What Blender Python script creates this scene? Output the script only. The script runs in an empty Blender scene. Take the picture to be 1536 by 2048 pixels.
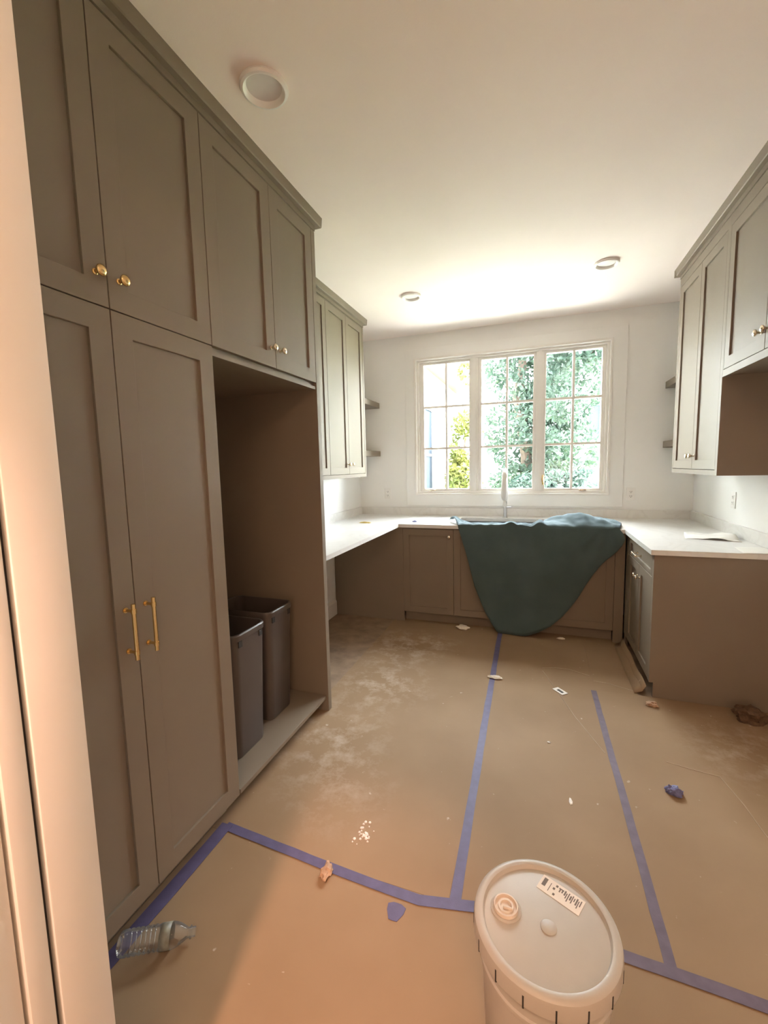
import bpy, bmesh, math, random
from math import sin, cos, pi, radians
from mathutils import Vector, Matrix, noise

# ---------------------------------------------------------------- camera
SC = bpy.context.scene
COL = SC.collection
YAW, PITCH, ROLL, FPX, CAM_H = 0.3437, -0.1061, 0.0225, 860.68, 1.4388
_cw = Matrix.Rotation(YAW, 3, 'Z') @ Matrix.Rotation(PITCH, 3, 'X') @ Matrix.Rotation(ROLL, 3, 'Y')
cam_d = bpy.data.cameras.new('camera')
cam_d.sensor_fit = 'HORIZONTAL'; cam_d.sensor_width = 36.0; cam_d.lens = 36.0 * FPX / 1536.0
cam_d.clip_start = 0.02; cam_d.clip_end = 200
cam = bpy.data.objects.new('camera', cam_d); COL.objects.link(cam)
_r, _f, _u = _cw.col[0], _cw.col[1], _cw.col[2]
_m = Matrix(((_r.x, _u.x, -_f.x), (_r.y, _u.y, -_f.y), (_r.z, _u.z, -_f.z))).to_4x4()
_m.translation = (0, 0, CAM_H); cam.matrix_world = _m
SC.camera = cam

# ---------------------------------------------------------------- world, sun, lamps, exposure
SKY = 25.0
w = bpy.data.worlds.new('sky'); SC.world = w; w.use_nodes = True
bg = w.node_tree.nodes['Background']
bg.inputs[0].default_value = (.91, .95, 1.0, 1); bg.inputs[1].default_value = SKY

def light(name, kind, loc, power, color, direction=None, **kw):
    d = bpy.data.lights.new(name, kind); d.energy = power; d.color = color
    for k, v in kw.items(): setattr(d, k, v)
    o = bpy.data.objects.new(name, d); COL.objects.link(o); o.location = loc
    if direction: o.rotation_euler = Vector(direction).to_track_quat('-Z', 'Y').to_euler()
    return o
light('sun', 'SUN', (10, 0, 12), 9.0, (1, .95, .86), (-1.0, .34, -1.05), angle=radians(.6))
pl = light('window_portal', 'AREA', (-.30, 4.60, 1.83), 1.0, (1, 1, 1), (0, -1, 0), shape='RECTANGLE', size=1.9, size_y=1.5)
pl.data.cycles.is_portal = True
light('hall_fill_point', 'POINT', (.5, -2.2, 1.20), 34.0, (1, .63, .41), shadow_soft_size=.30)  # added warm fill to lift the near ceiling, no known lamp here
light('hall_downlight', 'SPOT', (-.48, -.60, 2.70), 190.0, (1, .58, .42), (-.14, 1.50, -2.7), spot_size=radians(28), spot_blend=.9, shadow_soft_size=.07)
light('hall_fill_area', 'AREA', (.25, -.75, 2.70), 19.0, (1, .60, .37), (0, 0, -1), shape='RECTANGLE', size=.6, size_y=.6)  # added broad fill through the doorway onto jamb and near cabinets, no known fixture

SC.view_settings.view_transform = 'Standard'
SC.view_settings.look = 'None'
SC.view_settings.gamma = 1.0
SC.view_settings.use_curve_mapping = False
SC.view_settings.exposure = 0.86
SC.cycles.max_bounces = 14; SC.cycles.diffuse_bounces = 8; SC.cycles.transparent_max_bounces = 24
SC.cycles.sample_clamp_indirect = 12.0

# ---------------------------------------------------------------- fitted dimensions (metres)
XL = -1.1461; S1, S2, S3, S4 = .941, 1.3492, 1.7698, 2.1525
ZSPL, ZT, Z0, H = 1.8979, 2.6928, .0948, 2.7695
YB, XWL, XWR = 4.4353, -1.8587, 1.2824
XCL, XCR, YCF, YRE = -1.1821, .6362, 3.6858, 2.8681
ZC = .914; ZBS = .993
WX0, WX1, WZ0, WZ1 = -1.2203, .619, 1.1239, 2.5292
XRU, XLU = .9286, -1.52
YF0, YF1, XJ0, XJ1 = .35, .472, -.71, 1.16     # doorway we stand in
rng = random.Random(7)

# ---------------------------------------------------------------- materials
MATS = {}
def new_mat(name):
    m = bpy.data.materials.new(name); m.use_nodes = True
    nt = m.node_tree; b = nt.nodes['Principled BSDF']
    MATS[name] = m
    return m, nt, b
def N(nt, t, **kw):
    n = nt.nodes.new(t)
    for k, v in kw.items():
        if k in n.inputs.keys(): n.inputs[k].default_value = v
        else: setattr(n, k, v)
    return n
def coords(nt, kind='Object'):
    if kind == 'World':
        return nt.nodes.new('ShaderNodeNewGeometry').outputs['Position']
    return nt.nodes.new('ShaderNodeTexCoord').outputs[kind]
def basic(name, col, rough=.5, var=.06, scale=6, bump=0, bscale=300, metal=0, spec=.5, kind='Object', **inp):
    m, nt, b = new_mat(name)
    c = coords(nt, kind)
    n = N(nt, 'ShaderNodeTexNoise', Scale=scale, Detail=4.0)
    nt.links.new(c, n.inputs['Vector'])
    r = N(nt, 'ShaderNodeValToRGB')
    r.color_ramp.elements[0].position = .3; r.color_ramp.elements[1].position = .7
    r.color_ramp.elements[0].color = tuple(max(0, x * (1 - var)) for x in col) + (1,)
    r.color_ramp.elements[1].color = tuple(min(1, x * (1 + var)) for x in col) + (1,)
    nt.links.new(n.outputs['Fac'], r.inputs['Fac']); nt.links.new(r.outputs['Color'], b.inputs['Base Color'])
    b.inputs['Roughness'].default_value = rough; b.inputs['Metallic'].default_value = metal
    b.inputs['Specular IOR Level'].default_value = spec
    if bump:
        n2 = N(nt, 'ShaderNodeTexNoise', Scale=bscale, Detail=3.0)
        nt.links.new(c, n2.inputs['Vector'])
        bp = N(nt, 'ShaderNodeBump', Strength=bump, Distance=.002)
        nt.links.new(n2.outputs['Fac'], bp.inputs['Height']); nt.links.new(bp.outputs['Normal'], b.inputs['Normal'])
    for k, v in inp.items(): b.inputs[k.replace('_', ' ')].default_value = v
    return m
CAB = basic('cabinet_paint', (.225, .185, .140), .52, .03, 3, .05, 500, spec=.32)
WALL = basic('wall_paint', (.85, .86, .85), .75, .02, 2, .12, 250)
CEIL = basic('ceiling_paint', (.90, .83, .79), .85, .02, 2, .12, 220)
TRIM = basic('trim_paint', (.82, .81, .78), .38, .02, 3)
CASING = basic('door_casing_paint', (.80, .78, .74), .4, .02, 3, .03, 200)
BRASS = basic('brushed_brass', (.83, .62, .30), .24, .05, 40, metal=1)
BRASS_COOL = basic('brass_cool_lit', (.80, .72, .58), .22, .05, 40, metal=1)  # same brass with the pale look of cool window light put into its colour
STEEL = basic('stainless_steel', (.58, .58, .58), .3, .05, 30, metal=1)
BINP = basic('bin_plastic', (.085, .070, .062), .38, .06, 5, .06, 400)
WHITEPL = basic('white_plastic', (.84, .84, .82), .35, .02, 4)
SLOT = basic('dark_slot', (.03, .03, .03), .6, .02)
SUBFLOOR = basic('old_subfloor', (.27, .19, .125), .7, .25, 9, .2, 90)
TAPE = basic('blue_tape', (.10, .088, .185), .6, .12, 30, .15, 160, kind='World')
TAPEG = basic('dull_blue_tape', (.13, .10, .14), .65, .15, 25, .15, 160, kind='World')  # duller, browner blue for the right-hand strips
BUCKET = basic('bucket_plastic', (.50, .475, .43), .42, .05, 9, .05, 200)
LABEL = basic('sticker_paper', (.86, .80, .73), .6, .02)
INK = basic('sticker_ink', (.17, .14, .12), .6, .05)
PAPERW = basic('white_paper', (.80, .79, .75), .7, .04, 8)
CRUMPLE = basic('crumpled_white', (.75, .70, .63), .5, .1, 40)
BROWNBIT = basic('brown_scrap', (.11, .065, .035), .8, .3, 60)
LEAFBIT = basic('tan_scrap', (.42, .27, .17), .7, .2, 60)
BLUEBIT = basic('blue_scrap', (.14, .15, .30), .6, .2, 60)
YELBIT = basic('yellow_scrap', (.75, .60, .18), .5, .1, 60)
LENS = basic('lamp_lens', (.72, .70, .68), .35, .03, 20)
SIDING = basic('white_siding', (.80, .78, .74), .6, .04, 2)
SOFFIT = basic('wood_soffit', (.11, .06, .038), .6, .08, 4)
GUTTER = basic('grey_gutter', (.05, .055, .06), .4, .05, 4)
ROOF = basic('grey_shingle', (.045, .05, .06), .8, .2, 3)
DARKGL = basic('dark_house_glass', (.028, .038, .055), .5, .1, 2, spec=.1)
BARK = basic('bark', (.085, .06, .045), .9, .3, 8)
GRASS = basic('grass_lawn', (.30, .38, .16), .9, .3, 1.2)
DOORP = basic('open_door_paint', (.80, .77, .72), .4, .02, 3)

def leafmat(name, c0, c1):
    m, nt, b = new_mat(name)
    oi = nt.nodes.new('ShaderNodeNewGeometry')
    n = N(nt, 'ShaderNodeTexNoise', Scale=2.3, Detail=3.0)
    nt.links.new(oi.outputs['Position'], n.inputs['Vector'])
    r = N(nt, 'ShaderNodeValToRGB')
    r.color_ramp.elements[0].position = .35; r.color_ramp.elements[1].position = .65
    r.color_ramp.elements[0].color = c0 + (1,); r.color_ramp.elements[1].color = c1 + (1,)
    nt.links.new(n.outputs['Fac'], r.inputs['Fac']); nt.links.new(r.outputs['Color'], b.inputs['Base Color'])
    tr = N(nt, 'ShaderNodeBsdfTranslucent'); nt.links.new(r.outputs['Color'], tr.inputs['Color'])
    mx = N(nt, 'ShaderNodeMixShader'); mx.inputs[0].default_value = .4
    out = nt.nodes['Material Output']
    nt.links.new(b.outputs[0], mx.inputs[1]); nt.links.new(tr.outputs[0], mx.inputs[2]); nt.links.new(mx.outputs[0], out.inputs[0])
    b.inputs['Roughness'].default_value = .5
    return m
LEAF_A = leafmat('tree_leaves', (.03, .055, .04), (.065, .095, .07))
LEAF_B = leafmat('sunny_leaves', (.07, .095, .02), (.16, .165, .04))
LEAF_C = leafmat('hedge_leaves', (.03, .055, .045), (.06, .09, .07))

def clear(name, tint, refl, haze=0):
    m, nt, b = new_mat(name); out = nt.nodes['Material Output']; nt.nodes.remove(b)
    t = N(nt, 'ShaderNodeBsdfTransparent'); t.inputs[0].default_value = tint + (1,)
    g = N(nt, 'ShaderNodeBsdfGlossy'); g.inputs['Roughness'].default_value = .03
    lw = N(nt, 'ShaderNodeLayerWeight'); lw.inputs['Blend'].default_value = refl
    mx = N(nt, 'ShaderNodeMixShader')
    nt.links.new(lw.outputs['Fresnel'], mx.inputs[0])
    nt.links.new(t.outputs[0], mx.inputs[1]); nt.links.new(g.outputs[0], mx.inputs[2]); nt.links.new(mx.outputs[0], out.inputs[0])
    if haze:
        df = N(nt, 'ShaderNodeBsdfTranslucent'); df.inputs[0].default_value = (.9, .9, .88, 1); dd = N(nt, 'ShaderNodeBsdfDiffuse'); dd.inputs[0].default_value = (.9, .9, .88, 1)
        m3 = N(nt, 'ShaderNodeMixShader'); m3.inputs[0].default_value = .5; nt.links.new(df.outputs[0], m3.inputs[1]); nt.links.new(dd.outputs[0], m3.inputs[2])
        m4 = N(nt, 'ShaderNodeMixShader'); m4.inputs[0].default_value = haze; nt.links.new(mx.outputs[0], m4.inputs[1]); nt.links.new(m3.outputs[0], m4.inputs[2]); nt.links.new(m4.outputs[0], out.inputs[0])
    return m
GLASS = clear('window_glass', (.97, .985, .98), .12)
BOTTLE = clear('clear_bottle_plastic', (.975, .98, .97), .25, .10)

def quartz():
    m, nt, b = new_mat('white_quartz')
    c = coords(nt, 'World')
    wv = N(nt, 'ShaderNodeTexNoise', Scale=2.2, Detail=8.0, Distortion=1.6); nt.links.new(c, wv.inputs['Vector'])
    r = N(nt, 'ShaderNodeValToRGB'); e = r.color_ramp.elements
    e[0].position = .46; e[0].color = (.73, .73, .71, 1); e[1].position = .54; e[1].color = (.73, .73, .71, 1)
    x = e.new(.50); x.color = (.68, .675, .655, 1)
    nt.links.new(wv.outputs['Fac'], r.inputs['Fac']); nt.links.new(r.outputs['Color'], b.inputs['Base Color'])
    b.inputs['Roughness'].default_value = .3
    return m
QUARTZ = quartz()

def paper_floor():
    # brown floor-protection board with pale plaster dust lying where it was spilled
    m, nt, b = new_mat('floor_protection_paper')
    c = coords(nt, 'World')
    n1 = N(nt, 'ShaderNodeTexNoise', Scale=1.7, Detail=6.0); nt.links.new(c, n1.inputs['Vector'])
    r = N(nt, 'ShaderNodeValToRGB'); e = r.color_ramp.elements
    e[0].position = .3; e[0].color = (.265, .178, .103, 1); e[1].position = .72; e[1].color = (.335, .235, .145, 1)
    nt.links.new(n1.outputs['Fac'], r.inputs['Fac'])
    fine = N(nt, 'ShaderNodeTexNoise', Scale=9.0, Detail=7.0, Roughness=.7); nt.links.new(c, fine.inputs['Vector'])
    col = r.outputs['Color']
    for (x, y, rad, amt) in ((-1.0, 3.15, .42, .65), (-.95, 2.55, .40, .55), (-1.05, 1.95, .42, .5), (-.85, 1.62, .35, .3), (1.05, 2.45, .40, .5), (-.75, 3.3, .25, .4)):
        vm = N(nt, 'ShaderNodeVectorMath', operation='DISTANCE'); nt.links.new(c, vm.inputs[0]); vm.inputs[1].default_value = (x, y, 0)
        mr = N(nt, 'ShaderNodeMapRange'); mr.inputs['From Min'].default_value = rad; mr.inputs['From Max'].default_value = rad * .15
        nt.links.new(vm.outputs['Value'], mr.inputs['Value'])
        fr = N(nt, 'ShaderNodeMapRange'); fr.inputs['From Min'].default_value = .47; fr.inputs['From Max'].default_value = .72
        nt.links.new(fine.outputs['Fac'], fr.inputs['Value'])
        mu = N(nt, 'ShaderNodeMath', operation='MULTIPLY'); nt.links.new(mr.outputs[0], mu.inputs[0]); nt.links.new(fr.outputs[0], mu.inputs[1])
        m2 = N(nt, 'ShaderNodeMath', operation='MULTIPLY'); nt.links.new(mu.outputs[0], m2.inputs[0]); m2.inputs[1].default_value = amt
        mix = N(nt, 'ShaderNodeMix', data_type='RGBA')
        nt.links.new(m2.outputs[0], mix.inputs['Factor']); nt.links.new(col, mix.inputs[6]); mix.inputs[7].default_value = (.68, .60, .52, 1)
        col = mix.outputs[2]
    sp = N(nt, 'ShaderNodeTexNoise', Scale=26.0, Detail=3.0); nt.links.new(c, sp.inputs['Vector'])
    sr = N(nt, 'ShaderNodeMapRange'); sr.inputs['From Min'].default_value = .72; sr.inputs['From Max'].default_value = .80
    nt.links.new(sp.outputs['Fac'], sr.inputs['Value'])
    mix = N(nt, 'ShaderNodeMix', data_type='RGBA'); nt.links.new(sr.outputs[0], mix.inputs['Factor']); nt.links.new(col, mix.inputs[6]); mix.inputs[7].default_value = (.62, .54, .46, 1)
    nt.links.new(mix.outputs[2], b.inputs['Base Color'])
    b.inputs['Roughness'].default_value = .7; b.inputs['Specular IOR Level'].default_value = .2
    bp = N(nt, 'ShaderNodeBump', Strength=.12, Distance=.004); nt.links.new(n1.outputs['Fac'], bp.inputs['Height'])
    nt.links.new(bp.outputs['Normal'], b.inputs['Normal'])
    return m
PAPER = paper_floor()
CREASE = basic('paper_crease', (.43, .33, .23), .6, .1, 20)

def clothmat():
    m, nt, b = new_mat('teal_drop_cloth')
    c = coords(nt, 'Object')
    n = N(nt, 'ShaderNodeTexNoise', Scale=5.0, Detail=5.0); nt.links.new(c, n.inputs['Vector'])
    r = N(nt, 'ShaderNodeValToRGB'); e = r.color_ramp.elements
    e[0].position = .3; e[0].color = (.050, .084, .088, 1); e[1].position = .75; e[1].color = (.072, .112, .118, 1)
    nt.links.new(n.outputs['Fac'], r.inputs['Fac']); nt.links.new(r.outputs['Color'], b.inputs['Base Color'])
    b.inputs['Roughness'].default_value = .9; b.inputs['Sheen Weight'].default_value = .35
    b.inputs['Sheen Tint'].default_value = (.6, .75, .9, 1)
    n2 = N(nt, 'ShaderNodeTexNoise', Scale=240.0, Detail=2.0); nt.links.new(c, n2.inputs['Vector'])
    bp = N(nt, 'ShaderNodeBump', Strength=.3, Distance=.002); nt.links.new(n2.outputs['Fac'], bp.inputs['Height'])
    nt.links.new(bp.outputs['Normal'], b.inputs['Normal'])
    return m
CLOTH = clothmat()

# ---------------------------------------------------------------- mesh helpers
class MB:
    def __init__(s): s.v = []; s.f = []
    def add(s, vs, fs):
        o = len(s.v); s.v += [tuple(v) for v in vs]; s.f += [tuple(i + o for i in f) for f in fs]; return s
    def box(s, x0, x1, y0, y1, z0, z1):
        return s.add([(x0,y0,z0),(x1,y0,z0),(x1,y1,z0),(x0,y1,z0),(x0,y0,z1),(x1,y0,z1),(x1,y1,z1),(x0,y1,z1)],
                     [(0,3,2,1),(4,5,6,7),(0,1,5,4),(1,2,6,5),(2,3,7,6),(3,0,4,7)])
    def ring(s, o, i, y0, y1):
        # rectangular ring in xz (o, i = x0,x1,z0,z1), y0 front .. y1 back
        P = []
        for y in (y0, y1):
            for r in (o, i): P += [(r[0],y,r[2]),(r[1],y,r[2]),(r[1],y,r[3]),(r[0],y,r[3])]
        F = []
        for k in range(4):
            j = (k+1) % 4
            F += [(k, j, 4+j, 4+k), (8+j, 8+k, 12+k, 12+j), (j, k, 8+k, 8+j), (4+k, 4+j, 12+j, 12+k)]
        return s.add(P, F)
    def prism(s, poly, axis, a, b):
        # polygon extruded along axis ('x','y','z'); poly gives the two other coordinates in order
        def P(u, v, t): return {'x': (t,u,v), 'y': (u,t,v), 'z': (u,v,t)}[axis]
        n = len(poly)
        vs = [P(u,v,a) for u,v in poly] + [P(u,v,b) for u,v in poly]
        return s.add(vs, [tuple(range(n))[::-1], tuple(range(n,2*n))] + [(k,(k+1)%n,n+(k+1)%n,n+k) for k in range(n)])
    def lathe(s, prof, seg=20, mat=None):
        vs = []; fs = []
        n = len(prof)
        for k in range(seg):
            a = 2*pi*k/seg
            for r, z in prof: vs.append(Vector((r*cos(a), r*sin(a), z)))
        for k in range(seg):
            j = (k+1) % seg
            for q in range(n-1): fs.append((k*n+q, j*n+q, j*n+q+1, k*n+q+1))
        if prof[0][0] > 1e-6: fs.append(tuple(k*n for k in range(seg))[::-1])
        if prof[-1][0] > 1e-6: fs.append(tuple(k*n+n-1 for k in range(seg)))
        if mat is not None: vs = [mat @ v for v in vs]
        return s.add(vs, fs)
    def tube(s, pts, r, seg=8, closed_ends=True):
        pts = [Vector(p) for p in pts]; rs = r if isinstance(r, (list, tuple)) else [r]*len(pts)
        vs = []; fs = []
        up = Vector((0,0,1))
        for k, p in enumerate(pts):
            t = (pts[min(k+1,len(pts)-1)] - pts[max(k-1,0)]).normalized()
            ref = up if abs(t.dot(up)) < .9 else Vector((1,0,0))
            a = t.cross(ref).normalized(); b = a.cross(t)
            for q in range(seg):
                an = 2*pi*q/seg; vs.append(p + (a*cos(an) + b*sin(an))*rs[k])
        for k in range(len(pts)-1):
            for q in range(seg):
                j = (q+1) % seg; fs.append((k*seg+q, k*seg+j, (k+1)*seg+j, (k+1)*seg+q))
        if closed_ends:
            fs.append(tuple(range(seg))[::-1]); fs.append(tuple((len(pts)-1)*seg+q for q in range(seg)))
        return s.add(vs, fs)
    def cells(s, xs, ys, full, a, b, axis='z'):
        # slab made of grid cells, only the outside faces; axis = thickness direction
        def P(u, v, t): return {'z': (u,v,t), 'y': (u,t,v), 'x': (t,u,v)}[axis]
        idx = {}
        def vid(i, j, t):
            k = (i, j, t)
            if k not in idx: idx[k] = len(s.v); s.v.append(P(xs[i], ys[j], (a,b)[t]))
            return idx[k]
        F = lambda i, j: 0 <= i < len(xs)-1 and 0 <= j < len(ys)-1 and full(i, j)
        for i in range(len(xs)-1):
            for j in range(len(ys)-1):
                if not F(i, j): continue
                s.f.append((vid(i,j,0), vid(i,j+1,0), vid(i+1,j+1,0), vid(i+1,j,0)))
                s.f.append((vid(i,j,1), vid(i+1,j,1), vid(i+1,j+1,1), vid(i,j+1,1)))
                for (di, dj, p, q) in ((0,-1,(0,0),(1,0)), (1,0,(1,0),(1,1)), (0,1,(1,1),(0,1)), (-1,0,(0,1),(0,0))):
                    if not F(i+di, j+dj):
                        s.f.append((vid(i+p[0],j+p[1],0), vid(i+q[0],j+q[1],0), vid(i+q[0],j+q[1],1), vid(i+p[0],j+p[1],1)))
        return s
    def build(s, name, mat, parent=None, smooth=False, bevel=0, angle=35):
        me = bpy.data.meshes.new(name); bm = bmesh.new()
        vv = [bm.verts.new(v) for v in s.v]
        for f in s.f:
            try: bm.faces.new([vv[i] for i in f])
            except ValueError: pass
        bmesh.ops.recalc_face_normals(bm, faces=bm.faces)
        if bevel:
            bmesh.ops.bevel(bm, geom=[e for e in bm.edges if e.is_manifold and e.calc_face_angle(0) > .6], offset=bevel, segments=2, affect='EDGES', profile=.5)
        for f in bm.faces: f.smooth = smooth
        if smooth:
            for e in bm.edges: e.smooth = (not e.is_manifold) or e.calc_face_angle(0) < radians(angle)
        bm.to_mesh(me); bm.free(); me.materials.append(mat)
        o = bpy.data.objects.new(name, me); COL.objects.link(o); o.parent = parent
        return o

def tag(o, label=None, cat=None, group=None, kind=None):
    for k, v in (('label', label), ('category', cat), ('group', group), ('kind', kind)):
        if v: o[k] = v
    return o
def empty(name, loc, rz=0, label=None, cat=None, group=None, kind=None):
    o = bpy.data.objects.new(name, None); COL.objects.link(o); o.empty_display_size = .1
    o.location = loc; o.rotation_euler = (0, 0, rz)
    return tag(o, label, cat, group, kind)
def struct(name, mb, mat, parent=None, **kw):
    o = mb.build(name, mat, parent, **kw)
    if parent is None: o['kind'] = 'structure'
    return o

# ================================================================= the room shell
struct('floor', MB().box(-2.3, 2.3, -4.6, YB + .15, -.12, 0), SUBFLOOR)
struct('ceiling', MB().cells([XWL-.15, XWR+.15], [YF0, YB+.15], lambda i, j: True, H, H + .15), CEIL)
struct('wall_left', MB().box(XWL - .15, XWL, YF1, YB, 0, H), WALL)
struct('wall_right', MB().box(XWR, XWR + .15, YF1, YB, 0, H), WALL)
wb = MB().cells([XWL-.15, WX0, WX1, XWR+.15], [-.7, WZ0, WZ1, H], lambda i, j: not (i == 1 and j == 1), YB, YB + .15, 'y')
struct('wall_back', wb, WALL)
wf = MB().cells([-2.3, XJ0 - .02, XJ1 + .02, 2.3], [0, 2.52, H + .15], lambda i, j: not (i == 1 and j == 0), YF0, YF1, 'y')
struct('wall_front', wf, WALL)
# hallway behind the camera
struct('wall_hall_left', MB().box(-2.45, -2.3, -4.6, YF0, 0, H), WALL)
struct('wall_hall_right', MB().box(2.3, 2.45, -4.6, YF0, 0, H), WALL)
struct('wall_hall_back', MB().box(-2.45, 2.45, -4.75, -4.6, 0, H), WALL)
struct('ceiling_hall', MB().box(-2.45, 2.45, -4.75, YF0, H, H + .15), CEIL)
# door jambs of the opening the picture is taken through
j = empty('trim_1', (XJ0, YF0, 0), kind='structure', label='pale door jamb at the left edge, lit orange', cat='door jamb')
MB().box(-.02, 0, .042, .122, 0, 2.50).build('jamb_stop', CASING, j, bevel=.003, smooth=True)
MB().box(-.02, -.001, .0, .033, 0, 2.50).build('jamb_board', CASING, j, bevel=.002, smooth=True)
MB().box(-.02, -.014, .033, .042, 0, 2.50).build('jamb_gap', SLOT, j)
j = empty('trim_2', (XJ1, YF0, 0), kind='structure', label='right door jamb', cat='door jamb')
MB().box(0, .02, 0, .122, 0, 2.50).build('jamb_board', CASING, j)
struct('trim_3', MB().box(XJ0 - .02, XJ1 + .02, YF0, YF1, 2.50, 2.52), CASING)
d = empty('door_1', (XJ0 - .006, YF0 - .004, 0), kind='structure', label='open door leaf beside the left jamb', cat='door')
MB().box(-.04, 0, -.80, -.002, .012, 2.48).build('door_slab', DOORP, d, bevel=.002, smooth=True)

# baseboards in the knee space under the left counter
struct('baseboard_left', MB().prism([(XWL, 0), (XWL + .016, 0), (XWL + .016, .125), (XWL + .008, .145), (XWL, .15)], 'y', 2.20, 3.715), TRIM)

# ---------------------------------------------------------------- window
W = empty('window_1', ((WX0 + WX1) / 2, YB, WZ0), kind='structure', label='white triple casement window with six panes in each sash', cat='window')
def wpart(mb, name, mat, parent, **kw):
    o = mb.build(name, mat, None, **kw); o.parent = parent
    o.matrix_parent_inverse = Matrix.Translation(-W.location) if parent is W else parent.matrix_parent_inverse.copy()
    return o
class WinMB(MB): pass
def shift(mb, d):
    mb.v = [(x - d[0], y - d[1], z - d[2]) for x, y, z in mb.v]; return mb
WL = W.location
def wbuild(mb, name, mat, parent, **kw): return shift(mb, WL).build(name, mat, parent, **kw)
fr = MB().ring((WX0, WX1, WZ0, WZ1), (WX0 + .022, WX1 - .022, WZ0 + .022, WZ1 - .022), YB - .022, YB + .13)
fr.ring((WX0 + .022, WX1 - .022, WZ0 + .022, WZ1 - .022), (WX0 + .046, WX1 - .046, WZ0 + .042, WZ1 - .042), YB + .005, YB + .13)
wbuild(fr, 'window_frame', TRIM, W, bevel=.003, smooth=True)
SASH = ((WX0 + .046, -.645, -1.128, -.661), (-.570, -.027, -.538, -.052), (.046, WX1 - .046, .064, .540))
ZS0, ZS1, ZG0, ZG1 = WZ0 + .042, WZ1 - .042, 1.190, 2.462
for mx0, mx1 in ((-.645, -.570), (-.027, .046)):
    m_ = MB().box(mx0, mx1, YB + .022, YB + .13, ZS0, ZS1)
    m_.box(mx0 + .018, mx1 - .018, YB + .006, YB + .022, ZS0, ZS1)
    wbuild(m_, 'mullion', TRIM, W, bevel=.003, smooth=True)
for k, (a, b, g0, g1) in enumerate(SASH):
    s_ = wbuild(MB().ring((a, b, ZS0, ZS1), (g0, g1, ZG0, ZG1), YB + .030, YB + .085), 'sash', TRIM, W, bevel=.004, smooth=True)
    mid = (g0 + g1) / 2
    zz = [ZG0, 1.610, 2.035, ZG1]
    wbuild(MB().box(mid - .0108, mid + .0108, YB + .036, YB + .072, ZG0, ZG1), 'muntin', TRIM, s_)
    for z in zz[1:3]:
        wbuild(MB().box(g0, mid - .0108, YB + .036, YB + .072, z - .0108, z + .0108), 'muntin', TRIM, s_)
        wbuild(MB().box(mid + .0108, g1, YB + .036, YB + .072, z - .0108, z + .0108), 'muntin', TRIM, s_)
    for r_ in range(3):
        for (p0, p1) in ((g0, mid - .0108), (mid + .0108, g1)):
            z0 = zz[r_] + (.0108 if r_ else 0); z1 = zz[r_+1] - (.0108 if r_ < 2 else 0)
            wbuild(MB().box(p0, p1, YB + .052, YB + .056, z0, z1), 'pane', GLASS, s_)
    if k != 1:   # folding crank of the casements
        cx = -1.04 if k == 0 else .40
        c_ = MB().box(cx - .030, cx + .030, YB + .004, YB + .03, ZS0 + .002, ZS0 + .014)
        c_.box(cx - .028 if k else cx - .075, cx + .075 if k else cx + .028, YB - .002, YB + .008, ZS0 + .014, ZS0 + .022)
        wbuild(c_, 'crank_handle', BRASS_COOL, W, bevel=.002, smooth=True)
lv = MB().box(.042, .056, YB + .010, YB + .030, 1.225, 1.30); lv.box(.040, .052, YB - .004, YB + .012, 1.25, 1.32)
wbuild(lv, 'lock_lever', BRASS, W, bevel=.002, smooth=True)
# flat casing round the window
struct('trim_4', MB().ring((-1.315, .733, 1.018, 2.622), (WX0, WX1, WZ0, WZ1), YB - .013, YB), WALL, bevel=.0015)

# ---------------------------------------------------------------- ceiling lights
for (x, y, r, lab) in ((-.922, 1.429, .082, 'round recessed ceiling light above the tall cabinets, nearest the camera'),
                       (-.962, 3.435, .078, 'small recessed ceiling light near the left wall cabinet'),
                       (.418, 3.40, .078, 'recessed ceiling light towards the right wall cabinets')):
    t = empty('recessed_light', (x, y, H), 0, lab, 'ceiling light', 'recessed ceiling lights')
    MB().lathe([(r, -.0005), (r + .002, -.008), (r - .002, -.016), (r - .010, -.018), (r - .016, -.014), (r - .020, -.006), (r - .022, -.0008)], 36).build('trim_ring', WHITEPL, t, smooth=True)
    MB().lathe([(.0001, -.0040), (r - .021, -.0020), (r - .021, -.0005), (.0001, -.0005)], 36).build('lens', LENS, t, smooth=True)

# ================================================================= cabinets
def knob(parent, x, z, mat=BRASS_COOL, y=0):
    R_ = Matrix.Translation((x, y, z)) @ Matrix.Rotation(pi/2, 4, 'X')
    return MB().lathe([(.0001, 0), (.0085, 0), (.0085, .003), (.0055, .005), (.0052, .015), (.0080, .019), (.0140, .022), (.0158, .026), (.0145, .030), (.008, .033), (.0001, .034)], 16, R_).build('knob', mat, parent, smooth=True, angle=50)
def pull(parent, x, z, L=.17, mat=BRASS, horizontal=False):
    m = MB()
    off = .034
    def T(u, y): return (x + u, -y, z) if horizontal else (x, -y, z + u)
    m.tube([T(-L/2, off), T(L/2, off)], .0062, 12)
    for s_ in (-1, 1):
        m.tube([T(s_*(L/2 - .022), 0), T(s_*(L/2 - .022), off)], .0045, 10)
        m.tube([T(s_*(L/2 - .022) - .006, off), T(s_*(L/2 - .022) + .006, off)], .0080, 12)
        R_ = Matrix.Translation(T(s_*(L/2 - .022), 0)) @ Matrix.Rotation(pi/2, 4, 'X')
        m.lathe([(.0001, 0), (.0085, 0), (.0085, .003), (.0001, .003)], 12, R_)
    return m.build('pull_handle', mat, parent, smooth=True)
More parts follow.
